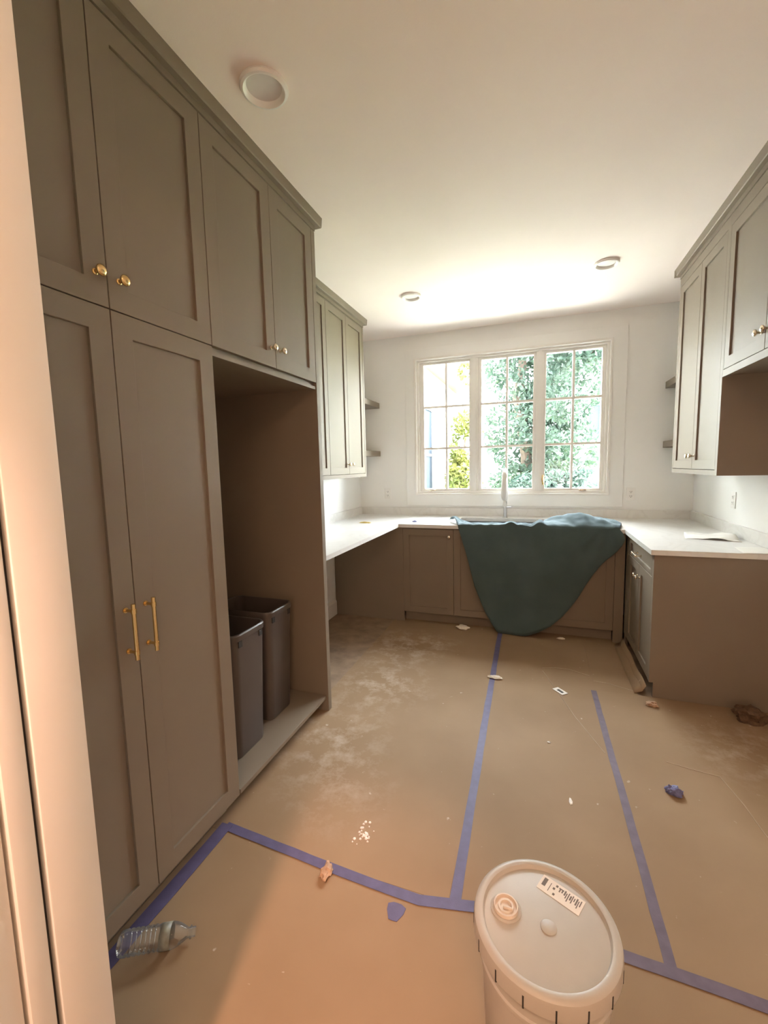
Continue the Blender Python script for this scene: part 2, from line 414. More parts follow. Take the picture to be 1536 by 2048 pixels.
def door(parent, x0, x1, z0, z1, st=.062, name='door', y=0):
    o = MB().ring((x0, x1, z0, z1), (x0 + st, x1 - st, z0 + st, z1 - st), y, y + .02).build(name, CAB, parent, bevel=.0012)
    MB().box(x0 + st - .002, x1 - st + .002, y + .009, y + .016, z0 + st - .002, z1 - st + .002).build('door_panel', CAB, o)
    return o
G = .0016
def crown(name, x0, x1, y0, depth, rz, loc, lab, ret=None, retl=None):
    # frieze + cap along local x from x0 to x1, front at local y=0, top at the ceiling
    o = empty(name, loc, rz, kind='structure', label=lab, cat='crown trim')
    zt = H - loc[2] - .0006
    MB().box(x0, x1, -.004, depth, ZT + .003 - loc[2], zt).build('frieze', CAB, o)
    prof = [(-.004, zt - .048), (-.026, zt - .048), (-.030, zt - .044), (-.034, zt), (-.004, zt)]
    MB().prism(prof, 'x', x0, x1 + (.03 if ret else 0)).build('cap', CAB, o)
    if ret: MB().box(x1, x1 + .03, -.004, depth, zt - .048, zt).build('cap_return', CAB, o)
    if retl: MB().box(x0 - .03, x0, -.034, depth, zt - .048, zt).build('cap_return', CAB, o)
    return o

# --- tall pantry
YP0 = .482
T = empty('pantry_cabinet', (XL, YP0, 0), pi/2, 'tall greige four-door pantry cabinet with brass bar pulls, nearest the camera', 'cabinet')
wP = S2 - YP0
MB().box(0, wP, .021, .708, Z0 + .003, ZT).build('body', CAB, T)
MB().box(0, wP, .075, .70, 0, Z0 + .003).build('toe_kick', CAB, T)
xs = S1 - YP0
MB().box(0, .048, 0, .021, Z0, ZT).build('filler', CAB, T)
for (a, b, side) in ((.05, xs, 1), (xs, wP, -1)):
    o = door(T, a + G, b - G, Z0, ZSPL - G, .066)
    pull(o, xs - side*.035, .968)
    o = door(T, a + G, b - G, ZSPL + G, ZT, .066)
    knob(o, xs - side*.036, 1.984, BRASS)
# --- niche cabinet with the bins
T = empty('niche_cabinet', (XL, S2, 0), pi/2, 'tall greige cabinet with two upper doors over a dark open niche', 'cabinet')
wN = S4 - S2
MB().box(0, wN, .021, .708, 1.864, ZT).build('body', CAB, T)
MB().box(.0, wN, .006, .0205, 1.864, 1.880).build('rail', CAB, T)
MB().box(0, .018, .021, .69, Z0 + .002, 1.864).build('side_panel', CAB, T)
MB().box(0, wN, .69, .708, Z0 + .002, 1.864).build('back_panel', CAB, T)
MB().box(.018, wN, .012, .69, .080, .100).build('bottom_shelf', CAB, T, bevel=.001)
MB().box(.0, wN, .085, .10, 0, .080).build('toe_kick', CAB, T)
MB().box(wN + .002, wN + .040, 0, .708, 0, ZT).build('end_panel', CAB, T, bevel=.0012)
xs = S3 - S2
for (a, b, side) in ((0, xs, 1), (xs, wN, -1)):
    o = door(T, a + G, b - G, ZSPL + G, ZT, .066)
    knob(o, xs - side*.036, 1.984)
crown('trim_5', -.0, S4 + .04 - YP0, 0, .708, pi/2, (XL, YP0, 0), 'greige crown trim over the tall left cabinets', ret=True)

# --- left wall cabinet
YLU0 = S4 + .042; YLU1 = 3.785
T = empty('wall_cabinet', (XLU, YLU0, 1.345), pi/2, 'greige wall cabinet hanging above the left counter', 'wall cabinet', 'wall cabinets')
wU = YLU1 - YLU0; ZB = 1.345
hT = ZT - ZB
MB().box(0, wU, .021, -XWL + XLU - .001, 0.012, hT).build('body', CAB, T)
fm = MB().box(0, wU, 0, .021, 0, .030); fm.box(wU - .026, wU, 0, .021, .030, hT); fm.box(0, .13, 0, .021, .030, hT)
fm.box(.13, wU - .026, 0, .021, hT - .004, hT)
fm.build('face_frame', CAB, T)
L3, L2, L1 = 3.755 - YLU0, 3.400 - YLU0, 3.036 - YLU0
L0 = L1 - .36
for (a, b) in ((.132, L0), (L0, L1), (L1, L2), (L2, L3)):
    o = door(T, a + G, b - G, .033, hT - .006, .055)
    if a == L1: knob(o, L2 - .032, .115)
    if a == L2: knob(o, L2 + .032, .115)
crown('trim_6', 0, wU, 0, .33, pi/2, (XLU, YLU0, 0), 'greige crown trim over the left wall cabinet', ret=True)

# --- right wall cabinets
YRU0 = 3.705; YRU1 = 2.858; YRU2 = 1.93
T = empty('wall_cabinet', (XRU, YRU0, 1.345), -pi/2, 'long greige wall cabinet above the right counter, pair of narrow doors', 'wall cabinet', 'wall cabinets')
wU = YRU0 - YRU1; dU = XWR - XRU - .001
MB().box(0, wU, .021, dU, .010, hT).build('body', CAB, T)
fm = MB().box(0, wU, 0, .021, 0, .030); fm.box(0, .026, 0, .021, .030, hT); fm.box(wU - .030, wU, 0, .021, .030, hT); fm.box(.026, wU - .030, 0, .021, hT - .055, hT)
fm.build('face_frame', CAB, T)
MB().box(wU - .001, wU + .002, .0, dU, 0, hT).build('end_panel', CAB, T)
m1 = YRU0 - 3.273
for (a, b, s_) in ((.026, m1, 1), (m1, wU - .030, -1)):
    o = door(T, a + G, b - G, .033, hT - .058, .055)
    knob(o, m1 - s_*.032, .115)
T = empty('wall_cabinet', (XRU, YRU1 - .003, 1.874), -pi/2, 'shorter greige wall cabinet at the right edge, set higher', 'wall cabinet', 'wall cabinets')
wU = YRU1 - YRU2; hS = ZT - 1.874
MB().box(0, wU, .021, dU, .008, hS).build('body', CAB, T)
fm = MB().box(0, wU, 0, .021, 0, .036); fm.box(0, .010, 0, .021, .036, hS); fm.box(wU - .012, wU, 0, .021, .036, hS); fm.box(.010, wU - .012, 0, .021, hS - .055, hS)
fm.build('face_frame', CAB, T)
m1 = YRU1 - 2.405
for (a, b, s_) in ((.010, m1, 1), (m1, wU - .012, -1)):
    o = door(T, a + G, b - G, .039, hS - .058, .058)
    knob(o, m1 - s_*.034, .118)
crown('trim_7', 0, YRU0 - YRU2, 0, dU, -pi/2, (XRU, YRU0, 0), 'greige crown trim over the right wall cabinets', retl=True)

# --- corner shelves
def shelf(x0, x1, y0, y1, z, lab):
    o = MB().box(0, x1 - x0, 0, y1 - y0, 0, .056).build('floating_shelf', CAB, None, bevel=.002)
    o.location = (x0, y0, z); tag(o, lab, 'shelf', 'corner shelves beside the window')
shelf(XWL, -1.612, YLU1, YB, 2.055, 'upper greige floating shelf in the left corner by the window')
shelf(XWL, -1.612, YLU1, YB, 1.545, 'lower greige floating shelf in the left corner by the window')
shelf(1.035, XWR, YRU0, YB, 2.055, 'upper floating shelf in the right corner, mostly behind the wall cabinet')
shelf(1.035, XWR, YRU0, YB, 1.545, 'lower floating shelf in the right corner, mostly behind the wall cabinet')

# --- back base cabinets
YD = 3.711; ZD = .870
T = empty('base_cabinet', (-1.225, YD, 0), 0, 'single-door greige base cabinet left of the sink', 'base cabinet', 'base cabinets under the white worktop')
MB().box(.0, .538, .021, .70, Z0, .882).build('body', CAB, T)
MB().box(.075, .538, .062, .08, 0, Z0).build('toe_kick', CAB, T)
MB().box(0, .074, 0, .021, 0, .882).build('filler', CAB, T)
MB().box(-.628, 0, .008, .024, 0, .882).build('corner_panel', CAB, T)
MB().box(.074, .538, 0, .021, ZD + .003, .882).build('rail', CAB, T)
o = door(T, .0755, .538 - G, .097, ZD, .058); knob(o, .538 - .036, .806)
T = empty('base_cabinet', (-.687, YD, 0), 0, 'greige sink base cabinet behind the hanging dark cloth', 'base cabinet', 'base cabinets under the white worktop')
wS = 1.267
MB().box(0, wS, .021, .70, Z0, .62).build('body', CAB, T)
MB().box(0, wS, .062, .08, 0, Z0).build('toe_kick', CAB, T)
MB().box(0, wS, 0, .021, ZD + .003, .882).build('rail', CAB, T)
MB().box(wS + .001, wS + .068, 0, .021, 0, .882).build('filler', CAB, T)
for (a, b, s_) in ((0, wS/2, 1), (wS/2, wS, -1)):
    o = door(T, a + G, b - G, .097, ZD, .058); knob(o, wS/2 - s_*.036, .806)
# --- right base cabinet
XD = .657
T = empty('base_cabinet', (XD, 3.655, 0), -pi/2, 'greige base cabinet with drawer and two doors under the right counter', 'base cabinet', 'base cabinets under the white worktop')
wR = 3.655 - 2.886; dR = XWR - XD - .002
MB().box(0, wR - .022, .021, dR, Z0, .882).build('body', CAB, T)
MB().box(0, wR - .022, .062, .08, 0, Z0).build('toe_kick', CAB, T)
fm = MB().box(-.052, .05, 0, .021, Z0, .882); fm.box(-.052, .0, .004, .021, 0, Z0); fm.box(wR - .045, wR - .022, 0, .021, Z0, .882); fm.box(.05, wR - .045, 0, .021, ZD + .003, .882)
fm.build('face_frame', CAB, T)
MB().prism([(0, Z0), (0, .882), (dR, .882), (dR, 0), (.022, 0), (.022, Z0)], 'x', wR - .022, wR).build('end_panel', CAB, T)
o = door(T, .052, wR - .047, .742, ZD, .034, 'drawer'); pull(o, (wR)/2, .806, .15, BRASS_COOL, True)
mR = wR / 2
for (a, b, s_) in ((.05, mR, 1), (mR, wR - .045, -1)):
    o = door(T, a + G, b - G, .097, .738, .058); knob(o, mR - s_*.034, .655)

# ---------------------------------------------------------------- worktop, splash, sink, faucet
SX0, SX1, SY0, SY1 = -.70, .10, 3.80, 4.24
T = empty('worktop', (0, YB, .884), 0, 'white quartz U-shaped worktop with low upstand around the room', 'worktop')
xs = [XWL + .001, XCL, SX0, SX1, XCR, XWR - .001]; ys = [S4 + .043, YRE, YCF, SY0, SY1, YB - .001]
def full(i, j):
    if j >= 2: return not (i == 2 and j == 3)
    if i == 0: return True
    if i == 4: return j == 1
    return False
mb = MB().cells(xs, ys, full, .884, ZC); shift(mb, T.location).build('slab', QUARTZ, T)
for nm, b_ in (('upstand', (XWL + .001, XWL + .021, S4 + .043, YB - .021, ZC, ZBS)), ('upstand', (XWL + .001, XWR - .001, YB - .021, YB - .0135, ZC, ZBS)), ('upstand', (XWR - .021, XWR - .001, YRE, YB - .021, ZC, ZBS))):
    mb = MB().box(*b_); shift(mb, T.location).build(nm, QUARTZ, T)
sk = MB()
sk.ring((SX0 - .02, SX1 + .02, -SY1 - .02, -SY0 + .02), (SX0, SX1, -SY1, -SY0), 0, .004)
vs = []
P = [(SX0, SY0), (SX1, SY0), (SX1, SY1), (SX0, SY1)]
m = MB()
m.add([(x, y, .884) for x, y in P] + [(x + (.02 if x < 0 else -.02), y + (.02 if y < 4 else -.02), .67) for x, y in P], [(0,1,5,4),(1,2,6,5),(2,3,7,6),(3,0,4,7),(4,5,6,7)])
m.lathe([(.0001, .672), (.045, .672), (.045, .675), (.0001, .675)], 20, Matrix.Translation(((SX0+SX1)/2, (SY0+SY1)/2, 0)))
o = m.build('sink', basic('grey_sink', (.16, .18, .19), .35, .05, 20), None); sm = o.modifiers.new('thickness', 'SOLIDIFY'); sm.thickness = .003; sm.offset = 1
tag(o, 'undermount steel sink below the window, mostly under the cloth', 'sink')

FX, FY = -.292, 4.315
T = empty('faucet', (FX, FY, ZC), 0, 'tall kitchen faucet with its neck wrapped in white plastic', 'faucet')
MB().lathe([(.0001, 0), (.026, 0), (.026, .006), (.018, .010), (.0165, .012), (.0165, .16), (.0001, .16)], 20).build('base', STEEL, T, smooth=True)
pts = [(0, 0, .15), (0, 0, .30)] + [(0, -.085 + .085*cos(a), .37 + .085*sin(a)) for a in [pi*k/10 for k in range(11)]] + [(0, -.17, .30)]
MB().tube(pts, .011, 12).build('neck', STEEL, T, smooth=True)
MB().tube([(.012, 0, .10), (.055, -.006, .103)], [.006, .0045], 8).build('lever', STEEL, T, smooth=True)
random.seed(3)
wp = MB(); prof = []
pts2 = [(0, 0, .145), (0, 0, .17), (0, 0, .22), (0, 0, .30)] + [(0, -.085 + .085*cos(a), .37 + .085*sin(a)) for a in [pi*k/8 for k in range(9)]] + [(0, -.17, .30), (0, -.17, .22), (0, -.17, .185)]
rr = [.013, .020, .026, .024] + [.022 + .004*random.random() for _ in range(9)] + [.026, .027, .018]
wp.tube(pts2, rr, 14)
wp.v = [(x + .004*noise.noise(Vector((x, y, z))*40), y + .004*noise.noise(Vector((y, z, x))*40), z + .003*noise.noise(Vector((z, x, y))*40)) for x, y, z in wp.v]
wp.build('plastic_wrap', WHITEPL, T, smooth=True, angle=80)
tl = MB()
for k in range(5):
    a = radians(-60 + 25*k)
    tl.add([(0, -.17, .19), (.012*cos(a) + .004, -.175, .19), (.022*sin(a) + .016, -.18 + .004*k, .125 - .005*(k % 2)), (.022*sin(a) + .004, -.176 + .004*k, .13)], [(0,1,2,3)])
o = tl.build('wrap_tail', WHITEPL, T); sm = o.modifiers.new('t', 'SOLIDIFY'); sm.thickness = .002

# ---------------------------------------------------------------- outlets
def outlet(loc, rz, lab):
    T = empty('power_outlet', loc, rz, lab, 'outlet', 'wall outlets above the worktop')
    MB().box(-.035, .035, -.006, 0, -.057, .057).build('cover_plate', WHITEPL, T, bevel=.002, smooth=True)
    for z in (-.02, .02):
        r_ = MB().box(-.017, .017, -.0085, -.006, z - .0145, z + .0145).build('receptacle', WHITEPL, T, bevel=.001)
        s_ = MB().box(-.008, -.005, -.0092, -.0085, z - .002, z + .007); s_.box(.005, .008, -.0092, -.0085, z - .003, z + .007); s_.box(-.0025, .0025, -.0092, -.0085, z - .011, z - .006)
        s_.build('slot', SLOT, r_)
outlet((-1.536, YB, 1.141), 0, 'white wall outlet left of the window')
outlet((.800, YB, 1.137), 0, 'white wall outlet right of the window')
outlet((XWR, 3.607, 1.152), -pi/2, 'white wall outlet on the right side wall')

# ---------------------------------------------------------------- bins
def rrect(hx, hy, r, n=5):
    out = []
    for cx, cy, a0 in ((hx-r, hy-r, 0), (-hx+r, hy-r, pi/2), (-hx+r, -hy+r, pi), (hx-r, -hy+r, 3*pi/2)):
        for k in range(n+1):
            a = a0 + pi/2*k/n; out.append((cx + r*cos(a), cy + r*sin(a)))
    return out
def loft(m, loops, cap0=True, cap1=True):
    n = len(loops[0]); o = len(m.v)
    for L in loops: m.v += [tuple(p) for p in L]
    for k in range(len(loops)-1):
        for q in range(n):
            m.f.append((o+k*n+q, o+k*n+(q+1) % n, o+(k+1)*n+(q+1) % n, o+(k+1)*n+q))
    if cap0: m.f.append(tuple(o+q for q in range(n))[::-1])
    if cap1: m.f.append(tuple(o+(len(loops)-1)*n+q for q in range(n)))
    return m
def bin_(x, y, hx, hy, h, lab):
    T = empty('waste_bin', (x, y, .1005), 0, lab, 'waste bin', 'waste bins in the niche')
    Lp = lambda s, z, r: [(a, b, z) for a, b in rrect(hx*s, hy*s, r)]
    m = loft(MB(), [Lp(.84, 0, .03), Lp(.86, .01, .035), Lp(.97, h - .05, .04), Lp(.965, h - .002, .04), Lp(.94, h - .002, .037), Lp(.82, .012, .03)], True, True)
    m.build('body', BINP, T, smooth=True)
    rm = loft(MB(), [Lp(.97, h - .03, .04), Lp(1.0, h - .03, .042), Lp(1.01, h - .006, .043), Lp(.99, h, .042), Lp(.955, h, .04), Lp(.945, h - .01, .038)], False, False)
    rm.build('rim', BINP, T, smooth=True)
    for s_ in (-1, 1):
        MB().box(hx*.955, hx*.985, s_*hy*.62 - .012, s_*hy*.62 + .012, h - .062, h - .034).build('handle_slot', SLOT, T)
bin_(-1.440, 1.615, .19, .122, .60, 'dark grey-brown waste bin nearest the camera in the open niche')
bin_(-1.475, 1.925, .19, .118, .60, 'dark grey-brown waste bin farther back, beside the niche end panel')

# ================================================================= floor covering and tape
def sheet(x0, x1, y0, y1, lab, seed):
    n = 14
    m = MB(); nx = max(2, int((x1-x0)/.12)); ny = max(2, int((y1-y0)/.12))
    def P(i, j, t):
        x = x0 + (x1-x0)*i/nx; y = y0 + (y1-y0)*j/ny
        edge = 0 < i < nx and 0 < j < ny
        z = .0025 + (.0012*noise.noise(Vector((x*3, y*3, seed))) if edge else 0)
        return (x, y, z if t else .0003)
    idx = {}
    for t in (0, 1):
        for i in range(nx+1):
            for j_ in range(ny+1): idx[(i, j_, t)] = len(m.v); m.v.append(P(i, j_, t))
    for i in range(nx):
        for j_ in range(ny):
            m.f.append((idx[i,j_,1], idx[i+1,j_,1], idx[i+1,j_+1,1], idx[i,j_+1,1]))
    for i in range(nx):
        m.f.append((idx[i,0,0], idx[i+1,0,0], idx[i+1,0,1], idx[i,0,1])); m.f.append((idx[i+1,ny,0], idx[i,ny,0], idx[i,ny,1], idx[i+1,ny,1]))
    for j_ in range(ny):
        m.f.append((idx[0,j_+1,0], idx[0,j_,0], idx[0,j_,1], idx[0,j_+1,1])); m.f.append((idx[nx,j_,0], idx[nx,j_+1,0], idx[nx,j_+1,1], idx[nx,j_,1]))
    T = empty('floor_paper', ((x0+x1)/2, (y0+y1)/2, 0), 0, lab, 'floor paper', 'brown protection paper sheets on the floor')
    shift(m, T.location).build('paper_sheet', PAPER, T, smooth=True)
    return T
SA = sheet(-1.245, -.258, 1.262, 3.77, 'brown floor protection paper along the tall cabinets, left strip', 1)
SB = sheet(-.257, .362, 1.262, 3.77, 'brown floor protection paper strip between the two long tape lines', 2)
SCC = sheet(.363, 1.278, 1.262, 2.882, 'brown floor protection paper in front of the right base cabinet', 3)
mb = MB().box(.363, .60, 2.8825, 3.76, .0003, .0025); shift(mb, SCC.location).build('paper_flap', PAPER, SCC)
SD = sheet(-1.22, 1.278, -.9, 1.261, 'brown floor protection paper in the doorway under the bucket', 4)
def crease(parent, pts, r=.0018):
    m = MB().tube([(x, y, .0028) for x, y in pts], r, 6); shift(m, parent.location).build('crease', CREASE, parent, smooth=True)
crease(SB, [(.052, 3.048), (.12, 2.84), (.22, 2.52), (.334, 2.229)])
crease(SB, [(.05, 3.09), (.14, 3.12), (.232, 3.118), (.35, 3.06)])
crease(SCC, [(.365, 3.05 - .055), (.45, 2.985), (.606, 2.921)])
crease(SCC, [(.60, 2.25), (.68, 2.23), (.80, 2.209)], .002)
crease(SCC, [(.80, 2.209), (.83, 2.05), (.841, 1.901), (.90, 1.70)])
# paper edge turned up along the right toe kick
m = MB(); n = 10
for k in range(n+1):
    y = 2.90 + (3.66-2.90)*k/n
    c = .008*sin(k*1.3)
    m.v += [(.585, y, .003), (.628 + c*.3, y, .022 + c), (.648, y, .060 + c)]
for k in range(n):
    a = 3*k; m.f += [(a, a+3, a+4, a+1), (a+1, a+4, a+5, a+2)]
o = shift(m, SB.location).build('turned_up_edge', PAPER, None, smooth=True); sm = o.modifiers.new('t', 'SOLIDIFY'); sm.thickness = .0015
o.location = SB.location; tag(o, 'strip of brown paper curled up against the right toe kick', 'paper strip')

def tape(pts, lab, mat=TAPE, wd=.036, z=.0045):
    m = MB(); n = len(pts)
    P = []
    for k in range(n-1):
        a, b = Vector(pts[k]), Vector(pts[k+1]); st = max(2, int((b-a).length/.08))
        for q in range(st): P.append(a.lerp(b, q/st))
    P.append(Vector(pts[-1]))
    for k, p in enumerate(P):
        t = (P[min(k+1, len(P)-1)] - P[max(k-1, 0)]).normalized(); nrm = Vector((-t.y, t.x))
        jt = .0025*noise.noise(Vector((p.x*9, p.y*9, 3)))
        hw = wd/2*(1 + .10*noise.noise(Vector((p.x*7, p.y*7, 8))))
        for zz in (z - .0012, z):
            for s_ in (-1, 1):
                q = p + nrm*(s_*hw + jt); m.v.append((q.x, q.y, zz))
    for k in range(len(P)-1):
        a, b = 4*k, 4*k+4
        m.f += [(a+2, a+3, b+3, b+2), (a, a+2, b+2, b), (a+1, b+1, b+3, a+3), (a, b, b+1, a+1)]
    m.f += [(0, 1, 3, 2), (4*len(P)-4, 4*len(P)-2, 4*len(P)-1, 4*len(P)-3)]
    o = m.build('tape_strip', mat, None); tag(o, lab, 'tape', 'blue tape over the paper seams')
tape([(-.283, 3.70), (-.272, 3.1), (-.252, 2.0), (-.236, 1.245)], 'long blue tape strip from the cloth to the bucket')
tape([(.352, 2.861), (.362, 2.2), (.378, 1.27)], 'long dull blue tape strip on the floor right of the bucket', TAPEG, .032)
tape([(-1.17, 1.283), (-.85, 1.262), (-.6, 1.246), (-.35, 1.238), (-.165, 1.276)], 'blue tape strip crossing from the pantry corner to the bucket', z=.0052)
tape([(.12, 1.275), (.40, 1.265), (.70, 1.25), (1.27, 1.25)], 'dull tape strip running right from behind the bucket', TAPEG, z=.0052)
tape([(-1.168, 1.29), (-1.170, .90), (-1.172, .50)], 'blue tape strip along the foot of the pantry cabinet', TAPE, .05, z=.0060)

# ================================================================= bucket
BX, BY, BH = .031, .962, .382
T = empty('plastic_bucket', (BX, BY, .003), 0, 'large pale plastic bucket with a closed lid and paper sticker', 'bucket')
h = BH - .003
MB().lathe([(.0001, 0), (.128, 0), (.131, .004), (.143, h - .10), (.1485, h - .098), (.1485, h - .090), (.1440, h - .088), (.1455, h - .045), (.1455, h - .02), (.0001, h - .02)], 56).build('body', BUCKET, T, smooth=True)
lid = MB().lathe([(.0001, h - .0105), (.132, h - .0105), (.1365, h - .0115), (.1385, h - .009), (.1405, h - .002), (.145, h), (.154, h - .001), (.1600, h - .006), (.1620, h - .014), (.1620, h - .042), (.1590, h - .046), (.1465, h - .046), (.1465, h - .03), (.0001, h - .03)], 72).build('lid', BUCKET, T, smooth=True)
for k in range(16):
    a = 2*pi*k/16 + .12
    mt = Matrix.Translation((.1616*cos(a), .1616*sin(a), h - .031)) @ Matrix.Rotation(a, 4, 'Z')
    m = MB().box(-.002, .0012, -.0016, .0016, -.015, .014); m.v = [tuple(mt @ Vector(v)) for v in m.v]
    m.build('tear_slot', SLOT, lid)
zl = h - .0105
MB().lathe([(.0001, .0003), (.0165, .0003), (.018, .0016), (.0165, .0026), (.0001, .0026)], 24, Matrix.Translation((.008, -.008, zl))).build('centre_boss', BUCKET, lid, smooth=True)
CAPM = basic('spout_cap_plastic', (.72, .63, .54), .4, .05, 30)
sx, sy = -.088, .005
MB().lathe([(.036, .0003), (.036, .003), (.032, .005), (.029, .004), (.029, .0003)], 32, Matrix.Translation((sx, sy, zl))).build('spout_collar', BUCKET, lid, smooth=True)
MB().lathe([(.0001, .006), (.012, .006), (.013, .010), (.018, .010), (.019, .006), (.024, .006), (.025, .012), (.028, .012), (.029, .008), (.029, .0003)], 32, Matrix.Translation((sx, sy, zl))).build('spout_cap', CAPM, lid, smooth=True)
MB().box(sx - .006, sx + .016, sy - .010, sy - .004, zl + .006, zl + .014).build('pull_tab', CAPM, lid, bevel=.002, smooth=True)
# sticker (printed marks only, too small to read in the picture)
pa, pb = Vector((.031 - BX, 1.088 - BY)), Vector((.1255 - BX, 1.0435 - BY))
ux = (pb - pa).normalized(); uy = Vector((ux.y, -ux.x)); Ls = (pb - pa).length
def st(u, v, z): q = pa + ux*u + uy*v; return (q.x, q.y, zl + z)
def stbox(u0, u1, v0, v1, z0, z1):
    return MB().add([st(u0,v0,z0), st(u1,v0,z0), st(u1,v1,z0), st(u0,v1,z0), st(u0,v0,z1), st(u1,v0,z1), st(u1,v1,z1), st(u0,v1,z1)], [(0,3,2,1),(4,5,6,7),(0,1,5,4),(1,2,6,5),(2,3,7,6),(3,0,4,7)])
stk = stbox(0, Ls, 0, .045, .0003, .0010).build('sticker', LABEL, lid)
mk = MB()
def mark(u0, u1, v0, v1):
    b_ = stbox(u0, u1, v0, v1, .0010, .0013); mk.add(b_.v, b_.f)
mark(.006, .015, .006, .030); mark(.024, .0255, .010, .036)
for (u, v) in ((.036, .006), (.032, .017), (.037, .032)): mark(u, u + .005, v, v + .006)
mark(.044, .056, .008, .011); mark(.046, .049, .011, .020); mark(.052, .055, .011, .018)
for k in range(9): mark(.058 + k*.0048, .0603 + k*.0048 + (.0012 if k % 3 == 0 else 0), .006 + (k % 2)*.004, .020 + (k*7 % 5)*.003)
mk.build('printed_marks', INK, lid)
# ================================================================= drop cloth over the sink front
def lerp_poly(P, t):
    L = [0]
    for a, b in zip(P, P[1:]): L.append(L[-1] + (Vector(b) - Vector(a)).length)
    s_ = t*L[-1]
    for k in range(len(P)-1):
        if s_ <= L[k+1] + 1e-9:
            return Vector(P[k]).lerp(Vector(P[k+1]), (s_ - L[k])/max(1e-9, L[k+1]-L[k]))
    return Vector(P[-1])
outl = [(-.640, .905), (-.605, .800), (-.561, .659), (-.497, .398), (-.455, .290), (-.412, .185), (-.350, .075), (-.300, .006), (-.235, .006), (-.150, .006), (-.078, .010), (.020, .050), (.114, .110), (.200, .190), (.263, .272), (.320, .365), (.368, .461), (.420, .555), (.471, .629), (.530, .695), (.573, .738), (.618, .790), (.634, .838), (.628, .880), (.600, .905)]
NU, NV, NB = 90, 34, 22
m = MB(); idx = {}
def topz(u, x, q):
    # q: 0 at the counter edge .. 1 at the back edge of the bunched cloth
    lump = .075*math.exp(-((x - .33)/.26)**2)*sin(pi*min(1, q*1.05))**.8
    lump += .052*math.exp(-((x + .70)/.06)**2)*sin(pi*min(1, q*.8 + .05))
    lump += .016*math.exp(-((x - .33)/.30)**2)*sin(q*9 + x*13)*min(1, q*4)
    lump += .034*math.exp(-((x + .20)/.045)**2)*(1 - q)
    lump += .026*math.exp(-((x - .02)/.04)**2)*(1 - q)
    return lump
def yback(x):
    y = 3.80 + .02*sin(x*17)
    y += .30*math.exp(-((x - .33)/.28)**4) + .12*math.exp(-((x + .64)/.09)**2) 
    return y
for i in range(NU+1):
    u = i/NU
    b = lerp_poly(outl, u)
    tx = -.640 + 1.24*u
    for k in range(NB, -1, -1):              # back edge -> counter edge, along the top
        q = k/NB
        ext = q*(-.13*math.exp(-(u/.10)**2) + .05*math.exp(-((1-u)/.10)**2))
        x = tx + ext
        y = YCF - .012 + (yback(tx) - YCF + .012)*q
        z = ZC + .008 + topz(u, x, q) + .015*(noise.noise(Vector((x*13, y*13, 2)))+.3)*(1 if q > 0 else .6) + .006*noise.noise(Vector((x*34, y*34, 5)))
        if y > SY0 and SX0 < x < SX1 and x > -.55 and x < .05: z -= .02*q
        idx[i, NB-k] = len(m.v); m.v.append((x, y, max(z, ZC + .003 if not (SX0 < x < SX1 and y > SY0) else .8)))
    topz0 = m.v[-1][2]
    for k in range(1, NV+1):                 # front, hanging down
        t = k/NV
        x = tx + (b.x - tx)*t; z = topz0 + (b.y - topz0)*t
        drop = max(0, ZC - z)
        y = YCF - .014 - .020*min(1, drop*4) - .012*sin(x*9 + 1.1)*min(1, drop*3) - .010*noise.noise(Vector((x*4, z*2.5, 1)))*min(1, drop*3)
        y -= .022*max(0, 1 - abs(z - .0)/.25)
        rr_ = math.hypot(x - .50, z - .95); th = math.atan2(.95 - z, x - .50)
        y -= (.012*sin(th*11)*math.exp(-(rr_/.40)**2) + .006*sin((x + z*.35)*38)*math.exp(-((.90 - z)/.10)**2) )*min(1, drop*8)
        idx[i, NB+k] = len(m.v); m.v.append((x, y, z))
for i in range(NU):
    for k in range(NB+NV): m.f.append((idx[i,k], idx[i+1,k], idx[i+1,k+1], idx[i,k+1]))
o = m.build('drop_cloth', CLOTH, None, smooth=True, angle=70)
sm = o.modifiers.new('thickness', 'SOLIDIFY'); sm.thickness = .004; sm.offset = 0
tag(o, 'dark teal cloth draped over the sink and hanging to the floor', 'cloth')

# ================================================================= small things
def crumple(name, loc, sx, sy, sz, mat, lab, cat, seed=1, sub=3):
    bm = bmesh.new(); bmesh.ops.create_icosphere(bm, subdivisions=sub, radius=1)
    for v in bm.verts:
        n_ = noise.noise(v.co*1.7 + Vector((seed*3.1, seed, 0)))
        v.co *= 1 + .5*n_ + .28*noise.noise(v.co*4.5 + Vector((0, seed, seed*2)))
        v.co = Vector((v.co.x*sx, v.co.y*sy, max(-.55, v.co.z)*sz + .55*sz))
    zmin = min(v.co.z for v in bm.verts)
    for v in bm.verts: v.co.z -= zmin
    me = bpy.data.meshes.new(name); bm.to_mesh(me); bm.free(); me.materials.append(mat)
    o = bpy.data.objects.new(name, me); COL.objects.link(o); o.location = loc
    return tag(o, lab, cat)
FZ = .0042
crumple('plastic_scrap', (-.60, 3.662, FZ), .050, .030, .020, CRUMPLE, 'crumpled clear plastic scrap at the sink cabinet toe kick', 'plastic scrap', 2)
crumple('plastic_scrap', (.20, 3.66, FZ), .030, .012, .008, CRUMPLE, 'small pale scrap by the toe kick right of the cloth', 'plastic scrap', 5)
crumple('paper_scrap', (-.252, 2.84, FZ + .001), .048, .018, .010, CRUMPLE, 'twisted white scrap lying on the long blue tape', 'scrap', 4)
crumple('debris_lump', (1.115, 2.762, FZ), .070, .050, .052, BROWNBIT, 'dark brown crumpled debris by the right end panel', 'debris', 7, 3)
crumple('debris_lump', (.655, 2.775, FZ), .030, .022, .014, LEAFBIT, 'small tan debris bit at the corner of the right base cabinet', 'debris', 8)
